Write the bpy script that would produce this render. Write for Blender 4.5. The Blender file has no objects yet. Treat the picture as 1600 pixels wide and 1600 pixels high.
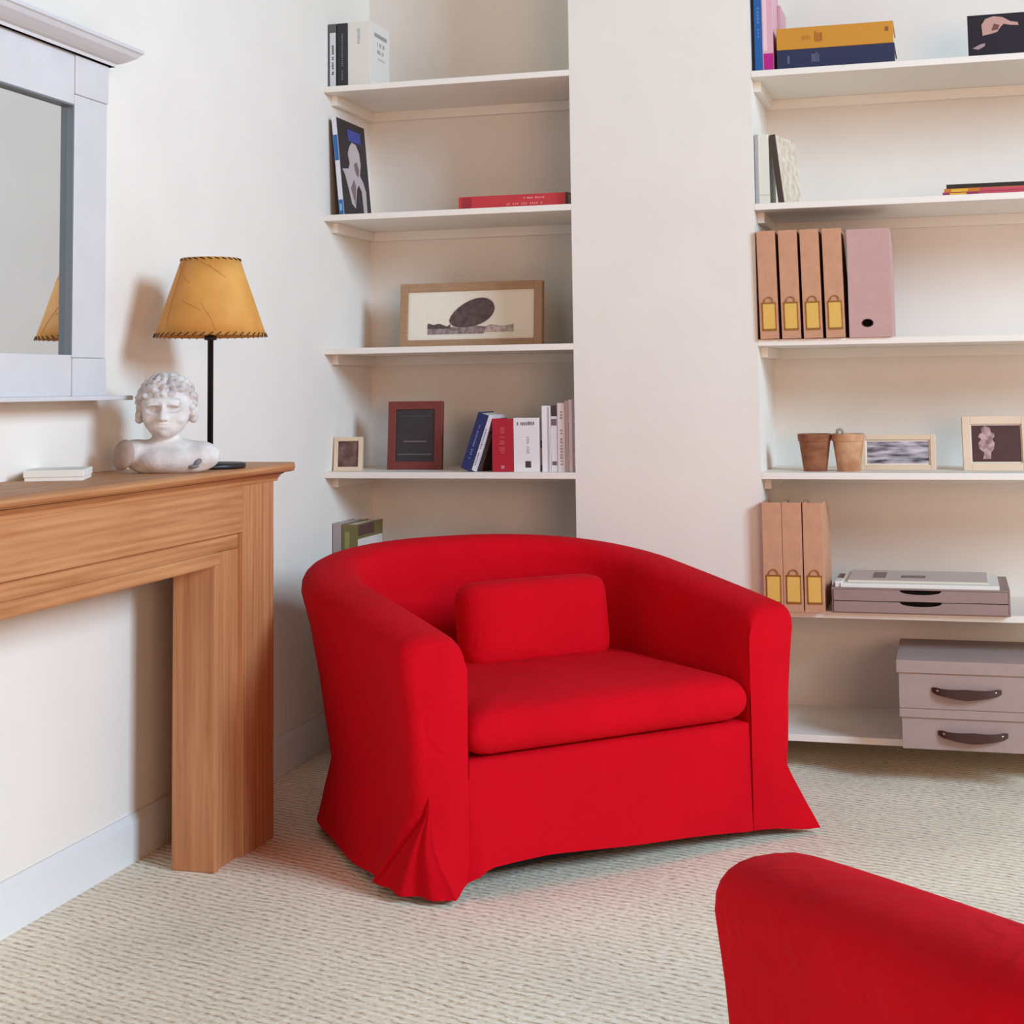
import bpy, bmesh, math, random
from mathutils import Vector, Matrix, Euler
from math import sin, cos, pi, radians as R

# ------------------------------------------------------------------ camera, world, lights, exposure
scn = bpy.context.scene
COL = scn.collection

cam_d = bpy.data.cameras.new('camera')
cam = bpy.data.objects.new('camera', cam_d)
COL.objects.link(cam)
scn.camera = cam
yaw, pitch, roll = -0.27581, 0.083127, -0.0129945
fw = Vector((sin(yaw)*cos(pitch), cos(yaw)*cos(pitch), sin(pitch)))
rt = Vector((cos(yaw), -sin(yaw), 0))
up = rt.cross(fw)
r2 = cos(roll)*rt + sin(roll)*up
u2 = -sin(roll)*rt + cos(roll)*up
m = Matrix((r2, u2, -fw)).transposed().to_4x4()
m.translation = Vector((1.68003, -4.0, 0.9708))
cam.matrix_world = m
cam_d.sensor_fit = 'HORIZONTAL'
cam_d.sensor_width = 36.0
cam_d.lens = 2406.83/1600*36.0
cam_d.shift_y = (406.24-800)/1600
cam_d.clip_start = 0.05

world = bpy.data.worlds.new('world')
scn.world = world
world.use_nodes = True
bg = world.node_tree.nodes['Background']
bg.inputs['Color'].default_value = (1.0, 0.58, 0.36, 1)
bg.inputs['Strength'].default_value = 0.025

def area(name, loc, target, sx, sy, power, col):
    d = bpy.data.lights.new(name, 'AREA')
    d.shape = 'RECTANGLE'; d.size = sx; d.size_y = sy; d.energy = power; d.color = col
    o = bpy.data.objects.new(name, d); COL.objects.link(o)
    o.location = loc
    o.rotation_euler = (Vector(target)-Vector(loc)).to_track_quat('-Z', 'Y').to_euler()
    return o
# daylight arriving through the tall window in the right-hand wall
area('window_daylight', (5.85, -3.1, 2.9), (0.6, -0.5, 0.6), 1.8, 1.7, 530, (0.56, 0.78, 1.0))
# added warm fill from behind the camera, with no built source
area('warm_front_fill', (3.75, -5.7, 1.35), (0.9, 0.2, 0.9), 1.9, 1.4, 114, (1.0, 0.60, 0.41))

scn.view_settings.view_transform = 'Standard'
scn.view_settings.look = 'None'
scn.view_settings.gamma = 1.0
scn.view_settings.use_curve_mapping = False
scn.view_settings.exposure = -0.42

# ------------------------------------------------------------------ materials
MATS = {}
def lin(c):
    return tuple(((v/255)/12.92 if v/255 <= 0.04045 else ((v/255+0.055)/1.055)**2.4) for v in c)

def mat(name, rgb, rough=0.6, noise=0.0, nscale=30.0, bump=0.0, bscale=200.0, metal=0.0, sheen=0.0, spec=0.5, rgb2=None, stretch=None):
    if name in MATS: return MATS[name]
    mt = bpy.data.materials.new(name); mt.use_nodes = True
    nt = mt.node_tree; b = nt.nodes['Principled BSDF']
    c = lin(rgb)
    b.inputs['Base Color'].default_value = (*c, 1)
    b.inputs['Roughness'].default_value = rough
    b.inputs['Metallic'].default_value = metal
    b.inputs['Specular IOR Level'].default_value = spec
    if sheen: b.inputs['Sheen Weight'].default_value = sheen
    tc = nt.nodes.new('ShaderNodeTexCoord')
    src = tc.outputs['Object']
    if stretch:
        mp = nt.nodes.new('ShaderNodeMapping'); mp.inputs['Scale'].default_value = stretch
        nt.links.new(src, mp.inputs['Vector']); src = mp.outputs['Vector']
    if noise or rgb2:
        n = nt.nodes.new('ShaderNodeTexNoise'); n.inputs['Scale'].default_value = nscale; n.inputs['Detail'].default_value = 4
        nt.links.new(src, n.inputs['Vector'])
        mx = nt.nodes.new('ShaderNodeMix'); mx.data_type = 'RGBA'
        c2 = lin(rgb2) if rgb2 else tuple(v*(1-noise) for v in c)
        mx.inputs['A'].default_value = (*c, 1); mx.inputs['B'].default_value = (*c2, 1)
        rp = nt.nodes.new('ShaderNodeMapRange'); rp.inputs['From Min'].default_value = 0.35; rp.inputs['From Max'].default_value = 0.65
        nt.links.new(n.outputs['Fac'], rp.inputs['Value'])
        nt.links.new(rp.outputs['Result'], mx.inputs['Factor'])
        nt.links.new(mx.outputs['Result'], b.inputs['Base Color'])
    if bump:
        n2 = nt.nodes.new('ShaderNodeTexNoise'); n2.inputs['Scale'].default_value = bscale; n2.inputs['Detail'].default_value = 3
        nt.links.new(src, n2.inputs['Vector'])
        bp = nt.nodes.new('ShaderNodeBump'); bp.inputs['Strength'].default_value = bump; bp.inputs['Distance'].default_value = 0.004
        nt.links.new(n2.outputs['Fac'], bp.inputs['Height'])
        nt.links.new(bp.outputs['Normal'], b.inputs['Normal'])
    MATS[name] = mt
    return mt

M_wall = mat('wall_paint', (238, 230, 219), 0.85, noise=0.03, nscale=6, bump=0.06, bscale=120)
M_white = mat('white_gloss_paint', (242, 234, 223), 0.45)
M_skirt = mat('skirting_paint', (228, 228, 226), 0.5)
M_mirrorframe = mat('pale_lilac_paint', (212, 208, 208), 0.5, noise=0.05, nscale=14)
M_black = mat('black_metal', (30, 26, 27), 0.42)
M_dark = mat('dark_parts_and_shade', (24, 18, 15), 0.9)

def wood_mat(name, c1, c2, axis, scale=1.0):
    mt = bpy.data.materials.new(name); mt.use_nodes = True
    nt = mt.node_tree; b = nt.nodes['Principled BSDF']; b.inputs['Roughness'].default_value = 0.5
    tc = nt.nodes.new('ShaderNodeTexCoord'); mp = nt.nodes.new('ShaderNodeMapping')
    st = [46*scale, 46*scale, 46*scale]; st['xyz'.index(axis)] = 2.2*scale
    mp.inputs['Scale'].default_value = st
    nt.links.new(tc.outputs['Object'], mp.inputs['Vector'])
    n = nt.nodes.new('ShaderNodeTexNoise'); n.inputs['Scale'].default_value = 1.4; n.inputs['Detail'].default_value = 6; n.inputs['Distortion'].default_value = 0.7
    nt.links.new(mp.outputs['Vector'], n.inputs['Vector'])
    w = nt.nodes.new('ShaderNodeTexWave'); w.inputs['Scale'].default_value = 0.45; w.inputs['Distortion'].default_value = 9; w.inputs['Detail'].default_value = 3; w.inputs['Detail Scale'].default_value = 0.6
    w.bands_direction = 'Z' if axis != 'z' else 'Y'
    nt.links.new(mp.outputs['Vector'], w.inputs['Vector'])
    ad = nt.nodes.new('ShaderNodeMath'); ad.operation = 'MULTIPLY_ADD'; ad.inputs[1].default_value = 0.16
    nt.links.new(w.outputs['Fac'], ad.inputs[0]); nt.links.new(n.outputs['Fac'], ad.inputs[2])
    rp = nt.nodes.new('ShaderNodeValToRGB')
    rp.color_ramp.elements[0].position = 0.30; rp.color_ramp.elements[0].color = (*lin(c1), 1)
    rp.color_ramp.elements[1].position = 0.85; rp.color_ramp.elements[1].color = (*lin(c2), 1)
    nt.links.new(ad.outputs[0], rp.inputs['Fac']); nt.links.new(rp.outputs['Color'], b.inputs['Base Color'])
    bp = nt.nodes.new('ShaderNodeBump'); bp.inputs['Strength'].default_value = 0.12; bp.inputs['Distance'].default_value = 0.003
    nt.links.new(ad.outputs[0], bp.inputs['Height']); nt.links.new(bp.outputs['Normal'], b.inputs['Normal'])
    MATS[name] = mt
    return mt
M_pine_h = wood_mat('pine_long_grain', (206, 148, 98), (168, 106, 62), 'y')
M_pine_v = wood_mat('pine_upright_grain', (204, 144, 96), (170, 108, 66), 'z')

def carpet_mat():
    mt = bpy.data.materials.new('sisal_carpet'); mt.use_nodes = True
    nt = mt.node_tree; b = nt.nodes['Principled BSDF']; b.inputs['Roughness'].default_value = 0.95
    b.inputs['Specular IOR Level'].default_value = 0.15
    tc = nt.nodes.new('ShaderNodeTexCoord')
    mp = nt.nodes.new('ShaderNodeMapping'); mp.inputs['Rotation'].default_value = (0, 0, R(17))
    nt.links.new(tc.outputs['Object'], mp.inputs['Vector'])
    # a gentle wander of the woven rows
    nz = nt.nodes.new('ShaderNodeTexNoise'); nz.inputs['Scale'].default_value = 7; nz.inputs['Detail'].default_value = 3
    nt.links.new(mp.outputs['Vector'], nz.inputs['Vector'])
    va = nt.nodes.new('ShaderNodeVectorMath'); va.operation = 'MULTIPLY_ADD'
    va.inputs[1].default_value = (0.0, 0.035, 0.0)
    nt.links.new(nz.outputs['Color'], va.inputs[0]); nt.links.new(mp.outputs['Vector'], va.inputs[2])
    w = nt.nodes.new('ShaderNodeTexWave'); w.bands_direction = 'Y'; w.inputs['Scale'].default_value = 17.0
    w.inputs['Distortion'].default_value = 1.2; w.inputs['Detail'].default_value = 2; w.inputs['Detail Scale'].default_value = 6
    nt.links.new(va.outputs[0], w.inputs['Vector'])
    # knots along the rows
    ms = nt.nodes.new('ShaderNodeMapping'); ms.inputs['Scale'].default_value = (60, 150, 60)
    nt.links.new(va.outputs[0], ms.inputs['Vector'])
    n1 = nt.nodes.new('ShaderNodeTexNoise'); n1.inputs['Scale'].default_value = 1.0; n1.inputs['Detail'].default_value = 3
    nt.links.new(ms.outputs['Vector'], n1.inputs['Vector'])
    mul = nt.nodes.new('ShaderNodeMath'); mul.operation = 'MULTIPLY_ADD'; mul.inputs[1].default_value = 0.34
    nt.links.new(w.outputs['Fac'], mul.inputs[0]); nt.links.new(n1.outputs['Fac'], mul.inputs[2])
    rp = nt.nodes.new('ShaderNodeValToRGB')
    e = rp.color_ramp.elements
    e[0].position = 0.24; e[0].color = (*lin((150, 122, 92)), 1)
    e[1].position = 0.95; e[1].color = (*lin((255, 246, 226)), 1)
    k = e.new(0.58); k.color = (*lin((244, 226, 199)), 1)
    nt.links.new(mul.outputs[0], rp.inputs['Fac'])
    # broad pile shading
    n3 = nt.nodes.new('ShaderNodeTexNoise'); n3.inputs['Scale'].default_value = 2.2; n3.inputs['Detail'].default_value = 4
    nt.links.new(tc.outputs['Object'], n3.inputs['Vector'])
    mr = nt.nodes.new('ShaderNodeMapRange'); mr.inputs['From Min'].default_value = .3; mr.inputs['From Max'].default_value = .7; mr.inputs['To Min'].default_value = 0.88; mr.inputs['To Max'].default_value = 1.06
    nt.links.new(n3.outputs['Fac'], mr.inputs['Value'])
    mx = nt.nodes.new('ShaderNodeMix'); mx.data_type = 'RGBA'; mx.blend_type = 'MULTIPLY'; mx.inputs['Factor'].default_value = 1
    nt.links.new(rp.outputs['Color'], mx.inputs['A']); nt.links.new(mr.outputs['Result'], mx.inputs['B'])
    nt.links.new(mx.outputs['Result'], b.inputs['Base Color'])
    bp = nt.nodes.new('ShaderNodeBump'); bp.inputs['Strength'].default_value = 0.5; bp.inputs['Distance'].default_value = 0.008
    nt.links.new(mul.outputs[0], bp.inputs['Height']); nt.links.new(bp.outputs['Normal'], b.inputs['Normal'])
    return mt
M_carpet = carpet_mat()

def red_mat():
    mt = mat('red_cotton', (208, 3, 24), 0.9, noise=0.10, nscale=5, bump=0.0, sheen=0.0, spec=0.12)
    nt = mt.node_tree; b = nt.nodes['Principled BSDF']
    tc = nt.nodes.new('ShaderNodeTexCoord')
    n = nt.nodes.new('ShaderNodeTexNoise'); n.inputs['Scale'].default_value = 9; n.inputs['Detail'].default_value = 3; n.inputs['Distortion'].default_value = 1.2
    n2 = nt.nodes.new('ShaderNodeTexNoise'); n2.inputs['Scale'].default_value = 420; n2.inputs['Detail'].default_value = 2
    nt.links.new(tc.outputs['Object'], n.inputs['Vector']); nt.links.new(tc.outputs['Object'], n2.inputs['Vector'])
    ad = nt.nodes.new('ShaderNodeMath'); ad.operation = 'MULTIPLY_ADD'; ad.inputs[1].default_value = 0.05
    nt.links.new(n2.outputs['Fac'], ad.inputs[0]); nt.links.new(n.outputs['Fac'], ad.inputs[2])
    bp = nt.nodes.new('ShaderNodeBump'); bp.inputs['Strength'].default_value = 0.35; bp.inputs['Distance'].default_value = 0.02
    nt.links.new(ad.outputs[0], bp.inputs['Height']); nt.links.new(bp.outputs['Normal'], b.inputs['Normal'])
    return mt
M_red = red_mat()

# ------------------------------------------------------------------ mesh helpers
def new_obj(name, bm, mt, parent=None, smooth=False):
    me = bpy.data.meshes.new(name)
    bmesh.ops.recalc_face_normals(bm, faces=bm.faces)
    bm.to_mesh(me); bm.free()
    for i in (mt if isinstance(mt, (list, tuple)) else [mt]): me.materials.append(i)
    if smooth:
        for p in me.polygons: p.use_smooth = True
    o = bpy.data.objects.new(name, me); COL.objects.link(o)
    if parent: o.parent = parent
    return o

def tag(o, label=None, cat=None, group=None, kind=None):
    if label: o['label'] = label
    if cat: o['category'] = cat
    if group: o['group'] = group
    if kind: o['kind'] = kind
    return o

def thing(name, label, cat, loc=(0, 0, 0), rot=(0, 0, 0), group=None):
    o = bpy.data.objects.new(name, None); COL.objects.link(o)
    o.empty_display_size = 0.05
    o.location = loc; o.rotation_euler = rot
    return tag(o, label, cat, group)

def box(bm, x0, x1, y0, y1, z0, z1, bev=0.0, seg=2, mi=0):
    t = bmesh.new()
    v = [t.verts.new((x, y, z)) for x in (x0, x1) for y in (y0, y1) for z in (z0, z1)]
    for f in ((0, 1, 3, 2), (4, 6, 7, 5), (0, 4, 5, 1), (2, 3, 7, 6), (0, 2, 6, 4), (1, 5, 7, 3)):
        t.faces.new([v[i] for i in f])
    if bev:
        bmesh.ops.bevel(t, geom=t.edges[:], offset=bev, segments=seg, profile=0.5, affect='EDGES')
    for f in t.faces: f.material_index = mi
    me = bpy.data.meshes.new('tmp'); t.to_mesh(me); t.free()
    bm.from_mesh(me); bpy.data.meshes.remove(me)
    return bm

def BX(*a, **k): return box(bmesh.new(), *a, **k)

def prism(bm, pts, axis, a, b, mi=0):
    """polygon pts (2D) extruded along axis from a to b; pts are (p,q) in the other two axes in xyz order"""
    def mk(p, h):
        if axis == 'x': return (h, p[0], p[1])
        if axis == 'y': return (p[0], h, p[1])
        return (p[0], p[1], h)
    A = [bm.verts.new(mk(p, a)) for p in pts]; B = [bm.verts.new(mk(p, b)) for p in pts]
    n = len(pts)
    fs = [bm.faces.new(A), bm.faces.new(B[::-1])]
    for i in range(n): fs.append(bm.faces.new((A[i], B[i], B[(i+1) % n], A[(i+1) % n])))
    for f in fs: f.material_index = mi
    return bm

def lathe(bm, prof, seg=32, cx=0, cy=0, closed_top=True, closed_bot=True):
    rings = []
    for r, z in prof:
        rings.append([bm.verts.new((cx+r*cos(2*pi*i/seg), cy+r*sin(2*pi*i/seg), z)) for i in range(seg)])
    for a, b in zip(rings, rings[1:]):
        for i in range(seg): bm.faces.new((a[i], a[(i+1) % seg], b[(i+1) % seg], b[i]))
    if closed_bot: bm.faces.new(rings[0][::-1])
    if closed_top: bm.faces.new(rings[-1])
    return bm

def tube(bm, pts, r, seg=8, caps=True):
    pts = [Vector(p) for p in pts]; rings = []
    for i, p in enumerate(pts):
        d = (pts[min(i+1, len(pts)-1)]-pts[max(i-1, 0)]).normalized()
        a = d.orthogonal().normalized() if i == 0 else (rings_n - d*rings_n.dot(d)).normalized()
        rings_n = a
        b = d.cross(a)
        rr = r[i] if isinstance(r, (list, tuple)) else r
        rings.append([bm.verts.new(p+a*rr*cos(2*pi*k/seg)+b*rr*sin(2*pi*k/seg)) for k in range(seg)])
    for A, B in zip(rings, rings[1:]):
        for k in range(seg): bm.faces.new((A[k], A[(k+1) % seg], B[(k+1) % seg], B[k]))
    if caps: bm.faces.new(rings[0][::-1]); bm.faces.new(rings[-1])
    return bm

def grid(bm, rows, closed=False):
    V = [[bm.verts.new(p) for p in r] for r in rows]
    for a, b in zip(V, V[1:]):
        n = len(a)
        for i in range(n if closed else n-1):
            bm.faces.new((a[i], a[(i+1) % n], b[(i+1) % n], b[i]))
    return V

def pillow(bm, outline, mid, hh, p=4.0, rings=12, dome=0.0, axis='z'):
    """soft cushion: outline (list of 2D points round the edge), thickness 2*hh, edges rounded"""
    n = len(outline); cx = sum(a for a, b in outline)/n; cy = sum(b for a, b in outline)/n
    rows = []
    rs = [1-(1-i/rings)**2.2 for i in range(rings+1)]
    rs[0] = 0.02
    def mk(x, y, h): return (x, y, h) if axis == 'z' else (x, h, y)
    for sgn in (-1, 1):
        seq = rs if sgn < 0 else rs[::-1][1:]
        for r in seq:
            t = hh*max(0.0, 1-r**p)**0.5
            d = dome*(1-r**2) if sgn > 0 else 0
            rows.append([mk(cx+(a-cx)*r, cy+(b-cy)*r, mid+sgn*t+d) for a, b in outline])
    V = grid(bm, rows, closed=True)
    bm.faces.new(V[0][::-1]); bm.faces.new(V[-1])
    return bm

def S(name, bm, mt, kind='structure', smooth=False):
    return tag(new_obj(name, bm, mt, None, smooth), kind=kind)

# ------------------------------------------------------------------ room shell
D = 0.363                      # depth of the alcoves
X1, X2 = 0.715, 1.204          # the pier between the alcoves
XR = 5.5                       # right-hand wall
YF = -6.4
H = 3.9
S('floor', BX(-0.12, XR+0.12, YF-0.1, D+0.12, -0.06, 0.0), M_carpet)
S('wall_left', BX(-0.12, 0.0, YF-0.1, D+0.12, 0.0, H), M_wall)
S('wall_back', BX(0.0, XR+0.12, D, D+0.12, 0.0, H), M_wall)
S('wall_pier', BX(X1, X2, 0.0, D, 0.0, H), M_wall)
# right-hand wall with its window opening
bm = bmesh.new()
wy0, wy1, wz0, wz1 = -4.2, -2.2, 1.7, 3.7
box(bm, XR, XR+0.12, YF-0.1, wy0, 0, H); box(bm, XR, XR+0.12, wy1, D, 0, H)
box(bm, XR, XR+0.12, wy0, wy1, 0, wz0); box(bm, XR, XR+0.12, wy0, wy1, wz1, H)
S('wall_right', bm, M_wall)
bm = bmesh.new()
for a, b, c, d in ((wy0, wy0+.05, wz0, wz1), (wy1-.05, wy1, wz0, wz1), (wy0+.05, wy1-.05, wz0, wz0+.05), (wy0+.05, wy1-.05, wz1-.05, wz1)):
    box(bm, XR+0.03, XR+0.08, a, b, c, d, 0.004)
S('window_1', bm, M_white)

def skirting(name, x0, x1, y0, y1, facing):
    bm = bmesh.new()
    h, t = 0.096, 0.013
    prof = [(0, 0), (t, 0), (t, h-0.016), (t*0.55, h-0.006), (t*0.4, h), (0, h)]
    if facing == '+x': prism(bm, [(x0+p, z) for p, z in prof], 'y', y0, y1)
    else: prism(bm, [(y0-p, z) for p, z in prof], 'x', x0, x1)
    return S(name, bm, M_skirt)
skirting('baseboard_left', 0, 0, YF, D, '+x')
skirting('baseboard_back', X2, XR, D, D, '-y')
skirting('baseboard_alcove', 0.013, X1, D, D, '-y')
skirting('baseboard_pier', X1, X2, 0, 0, '-y')

# ------------------------------------------------------------------ alcove shelves on battens
def shelf(label, x0, x1, ztop, th=0.017, yfront=0.0, side='left', batten=True):
    t = thing('alcove_shelf', label, 'shelf', ((x0+x1)/2, D/2, ztop-th))
    w = (x1-x0)/2
    new_obj('board', BX(-w, w, yfront-D/2, D/2, 0, th, 0.0015), M_white, t)
    if batten:
        bh = 0.028
        new_obj('batten', BX(-w, w, D/2-0.018, D/2, -bh, 0, 0.001), M_white, t)
        if side == 'left': new_obj('batten', BX(-w, -w+0.018, -D/2+0.055, D/2-0.018, -bh, 0, 0.001), M_white, t)
        else: new_obj('batten', BX(-w, -w+0.018, -D/2+0.06, D/2-0.018, -bh, 0, 0.001), M_white, t)
    return t
LS = [1.829, 1.463, 1.0885, 0.746, 0.395]
RS = [1.791, 1.441, 1.088, 0.7474, 0.402, 0.095]
XE = 3.2
for z, l in zip(LS, ('white shelf across the left alcove, topmost of its column, holding three books',
                     'white shelf across the left alcove with the photo-covered magazine and a flat red book',
                     'white shelf across the left alcove carrying only the wide framed drawing',
                     'white shelf across the left alcove with the red-framed picture and a row of books',
                     'low white shelf in the left alcove behind the red armchair')):
    shelf(l, 0.0, X1, z)
for z, l in zip(RS, ('white shelf in the right alcove, topmost there, under the yellow and navy books',
                     'white shelf in the right alcove under the leaning pale cover and bright magazines',
                     'white shelf in the right alcove under four tan files and a mauve box file',
                     'white shelf in the right alcove under two pots and two pale picture frames',
                     'white shelf in the right alcove under three tan files and the drawer tray',
                     'lowest white shelf of the right alcove, just above the carpet, under lidded boxes')):
    shelf(l, X2, XE, z, side='right', batten=(z > 0.2))
# end wall of the right alcove
S('wall_alcove_end', BX(XE, XR, 0.0, D, 0.0, H), M_wall)

# ------------------------------------------------------------------ armchair
def chair_outline(W, Dp, s, n, N=60):
    a = W/2; P = []
    fr = [0, 0.0015, 0.005, 0.010, 0.016, 0.024, 0.034]
    for y in fr: P.append((-a, y))
    for i in range(2, 14): P.append((-a, s*i/14))
    for i in range(N+1):
        ph = pi*i/N
        P.append((-a*math.copysign(abs(cos(ph))**(2/n), cos(ph)), s+(Dp-s)*abs(sin(ph))**(2/n)))
    for i in range(13, 1, -1): P.append((a, s*i/14))
    for y in fr[::-1]: P.append((a, y))
    return P
CW, CD, CS = 0.938, 0.84, 0.42
AW = 0.128
def front_round(y, r=0.032):
    return r*(1-math.sqrt(max(0, 1-(1-y/r)**2))) if y < r else 0.0
def rim_h(t): return 0.493+0.112*max(t, 0)**0.9
def outer_off(z, h, rk):
    pts = [(0.0, -rk+0.030), (0.07, -rk+0.016), (0.16, -rk), (0.30, -rk*0.62), (h-0.12, -rk*0.12), (h-0.05, 0.006+rk*0.12)]
    for (z0, a), (z1, b) in zip(pts, pts[1:]):
        if z <= z1:
            t = (z-z0)/(z1-z0); t = t*t*(3-2*t)*0.4+t*0.6
            return a+(b-a)*t
    c = min(1.0, (z-(h-0.05))/0.05)
    return -0.06+(0.066+rk*0.12)*max(0, 1-c**2.6)**(1/2.6)

def hem_front(x):
    pts = [(-0.47, 0.012), (-0.37, 0.010), (-0.335, 0.034), (-0.30, 0.050), (-0.16, 0.052), (0.13, 0.038), (0.40, 0.022), (0.47, 0.012)]
    for (a, p), (b, q) in zip(pts, pts[1:]):
        if x <= b: return p+(q-p)*max(0, (x-a)/(b-a))
    return 0.012

def make_armchair(name, label, loc, th, pillow_on=True, seed=1):
    root = thing(name, label, 'armchair', loc, (0, 0, th))
    rnd = random.Random(seed)
    out = chair_outline(CW, CD, CS, 2.25)
    n = len(out); rows = []
    for i, (x, y) in enumerate(out):
        a = Vector(out[max(i-1, 0)]); b = Vector(out[min(i+1, n-1)]); d = (b-a).normalized()
        nx, ny = -d.y, d.x          # outward
        t = y/CD; rk = 0.012+0.060*t
        rd = front_round(y); h = rim_h(t)-0.45*rd
        row = []
        wav = 0.006*sin(i*0.55)+0.005*sin(i*0.23+1)
        zs = [0.020+0.005*sin(i*0.31), 0.045, 0.07, 0.10, 0.13, 0.16, 0.20, 0.25, 0.30, 0.335, h-0.12, h-0.085, h-0.05]
        for z in zs:
            o = outer_off(z, h, rk)+wav*max(0, 1-z/0.16)
            lim = (0.13 if x < 0 else 0.05)*max(0, 1-z/0.18)
            yy = y
            if abs(x) > CW/2-0.001 and y < 0.2: yy = lim+y*(0.2-lim)/0.2
            o -= rd*min(1, max(0, (z-0.02)/0.16))
            row.append((x+nx*o, yy+ny*o, z))
        for k in range(1, 13):
            an = pi*k/12
            ca = math.copysign(abs(cos(an))**0.77, cos(an))
            o = -0.06+(0.066+rk*0.12 if ca > 0 else 0.064)*ca; zz = h-0.05+0.05*abs(sin(an))**0.77
            if ca > -0.2: o -= rd*min(1, max(0, (ca+0.2)/0.6))
            row.append((x+nx*o, y+ny*o, zz))
        for z, o in ((h-0.10, -0.124), (h-0.16, -AW), (0.30, -AW-0.002), (0.22, -AW-0.002)):
            row.append((x+nx*o, y+ny*o, z))
        rows.append(row)
    bm = bmesh.new(); grid(bm, rows)
    new_obj('slipcover', bm, M_red, root, True)
    # front faces of the arms share their outer border with the slipcover; the skirt pleat bridges the split below
    NZ = len(zs); xi = CW/2-AW
    for sg, row in ((-1, rows[0]), (1, rows[-1])):
        B = []; PL = []
        for k in range(NZ):
            p = row[k]; z = p[2]; e = max(0, 1-z/0.18)
            if z < 0.18:
                xs = abs(p[0])
                xb = (xs+(0.372-xs)*e**1.1) if sg < 0 else xs+0.034*e**1.4
                yb = -(0.040 if sg < 0 else 0.022)*e**1.3
                zb = hem_front(sg*xb) if k == 0 else z
                B.append((sg*xb, yb, zb)); PL.append(((sg*xb, yb, zb), p))
            else:
                if not PL or PL[-1][0] != PL[-1][1]: PL.append((p, p))
                B.append(p)
        B += [row[NZ+k] for k in range(6)]
        IN = [(sg*xi, -0.001, q[2]) for q in B[:NZ]]+[row[NZ+10-k] for k in range(5)]+[row[NZ+5]]
        rws = []
        for k, (o_, q) in enumerate(zip(B, IN)):
            r_ = []
            for c in range(11):
                u = c/10
                z = q[2]+(o_[2]-q[2])*u
                if k == 0: z = hem_front(q[0]+(o_[0]-q[0])*u)
                bul = 0.008*math.sin(pi*u)*(1 if k < NZ else max(0, 1-(k-NZ+1)/6))*min(1, o_[2]/0.1)
                r_.append((q[0]+(o_[0]-q[0])*u, q[1]+(o_[1]-q[1])*u**2-bul, z))
            rws.append(r_)
        bm = bmesh.new(); grid(bm, rws); bmesh.ops.remove_doubles(bm, verts=bm.verts, dist=1e-5)
        new_obj('arm_front', bm, M_red, root, True)
        rws = []
        for k, (a, b) in enumerate(PL):
            f = max(0, 1-a[2]/0.19); r_ = []
            for c in range(21):
                u = c/20
                bow = ((0.030 if sg < 0 else 0.006)*sin(pi*u)-(0.011 if sg < 0 else 0.002)*math.cos(u*5*pi)*sin(pi*u))*f
                r_.append((a[0]+(b[0]-a[0])*u+sg*0.75*bow, a[1]+(b[1]-a[1])*u-0.66*bow, a[2]+(b[2]-a[2])*u))
            rws.append(r_)
        bm = bmesh.new(); grid(bm, rws); bmesh.ops.remove_doubles(bm, verts=bm.verts, dist=1e-5)
        new_obj('skirt_pleat', bm, M_red, root, True)
    # front valance under the seat
    bm = bmesh.new(); rws = []
    xi = CW/2-AW
    xv = xi+0.02
    for k in range(11):
        f = k/10; row = []
        for c in range(41):
            x = -xv+2*xv*c/40
            z0 = hem_front(x); z = z0+(0.250-z0)*f
            e = max(0, 1-z/0.18)**1.4
            fl = 0.010*e+0.012*e*math.exp(-((x+xi)/0.06)**2)+0.006*e*sin(x*17+1)
            row.append((x, 0.004-fl*max(0, 1-max(0, abs(x)-xi+0.012)/0.02), z))
        rws.append(row)
    rws.append([(p[0], 0.03, 0.252) for p in rws[-1]]); rws.append([(p[0], 0.5, 0.252) for p in rws[-1]])
    grid(bm, rws)
    new_obj('front_valance', bm, M_red, root, True)
    # seat cushion: square front, rounded back
    o = []
    w = CW/2-AW-0.002; fr = 0.03
    for k in range(7):
        a = pi+pi/2*k/6; o.append((-w+fr+fr*cos(a), -0.010+fr+fr*sin(a)))
    for k in range(1, 12): o.append((-w+fr+(2*w-2*fr)*k/12, -0.010))
    for k in range(7):
        a = 1.5*pi+pi/2*k/6; o.append((w-fr+fr*cos(a), -0.010+fr+fr*sin(a)))
    for k in range(1, 8): o.append((w, 0.02+0.38*k/8))
    for k in range(0, 25):
        a = pi*k/24
        o.append((w*math.copysign(abs(cos(a))**0.85, cos(a)), 0.40+0.27*abs(sin(a))**0.85))
    for k in range(7, 0, -1): o.append((-w, 0.02+0.38*k/8))
    bm = bmesh.new(); pillow(bm, o, 0.300, 0.048, p=14, rings=18, dome=0.016)
    new_obj('seat_cushion', bm, M_red, root, True)
    if pillow_on:
        o = []
        for k in range(72):
            a = 2*pi*k/72; nn = 2/7
            o.append((0.058+0.192*math.copysign(abs(cos(a))**nn, cos(a)), 0.427+0.099*math.copysign(abs(sin(a))**nn, sin(a))))
        bm = bmesh.new(); pillow(bm, o, 0.430, 0.062, p=7, rings=14, axis='y')
        bmesh.ops.rotate(bm, verts=bm.verts, cent=(0.04, 0.49, 0.36), matrix=Matrix.Rotation(R(-8), 3, 'X'))
        new_obj('back_pillow', bm, M_red, root, True)
    uo = [(x*0.86, 0.06+y*0.84) for x, y in out]
    bm = bmesh.new(); prism(bm, uo, 'z', 0.022, 0.20)  # added dark block standing in for shade beneath the open underside
    new_obj('underside_shade_block', bm, M_dark, root)
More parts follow.
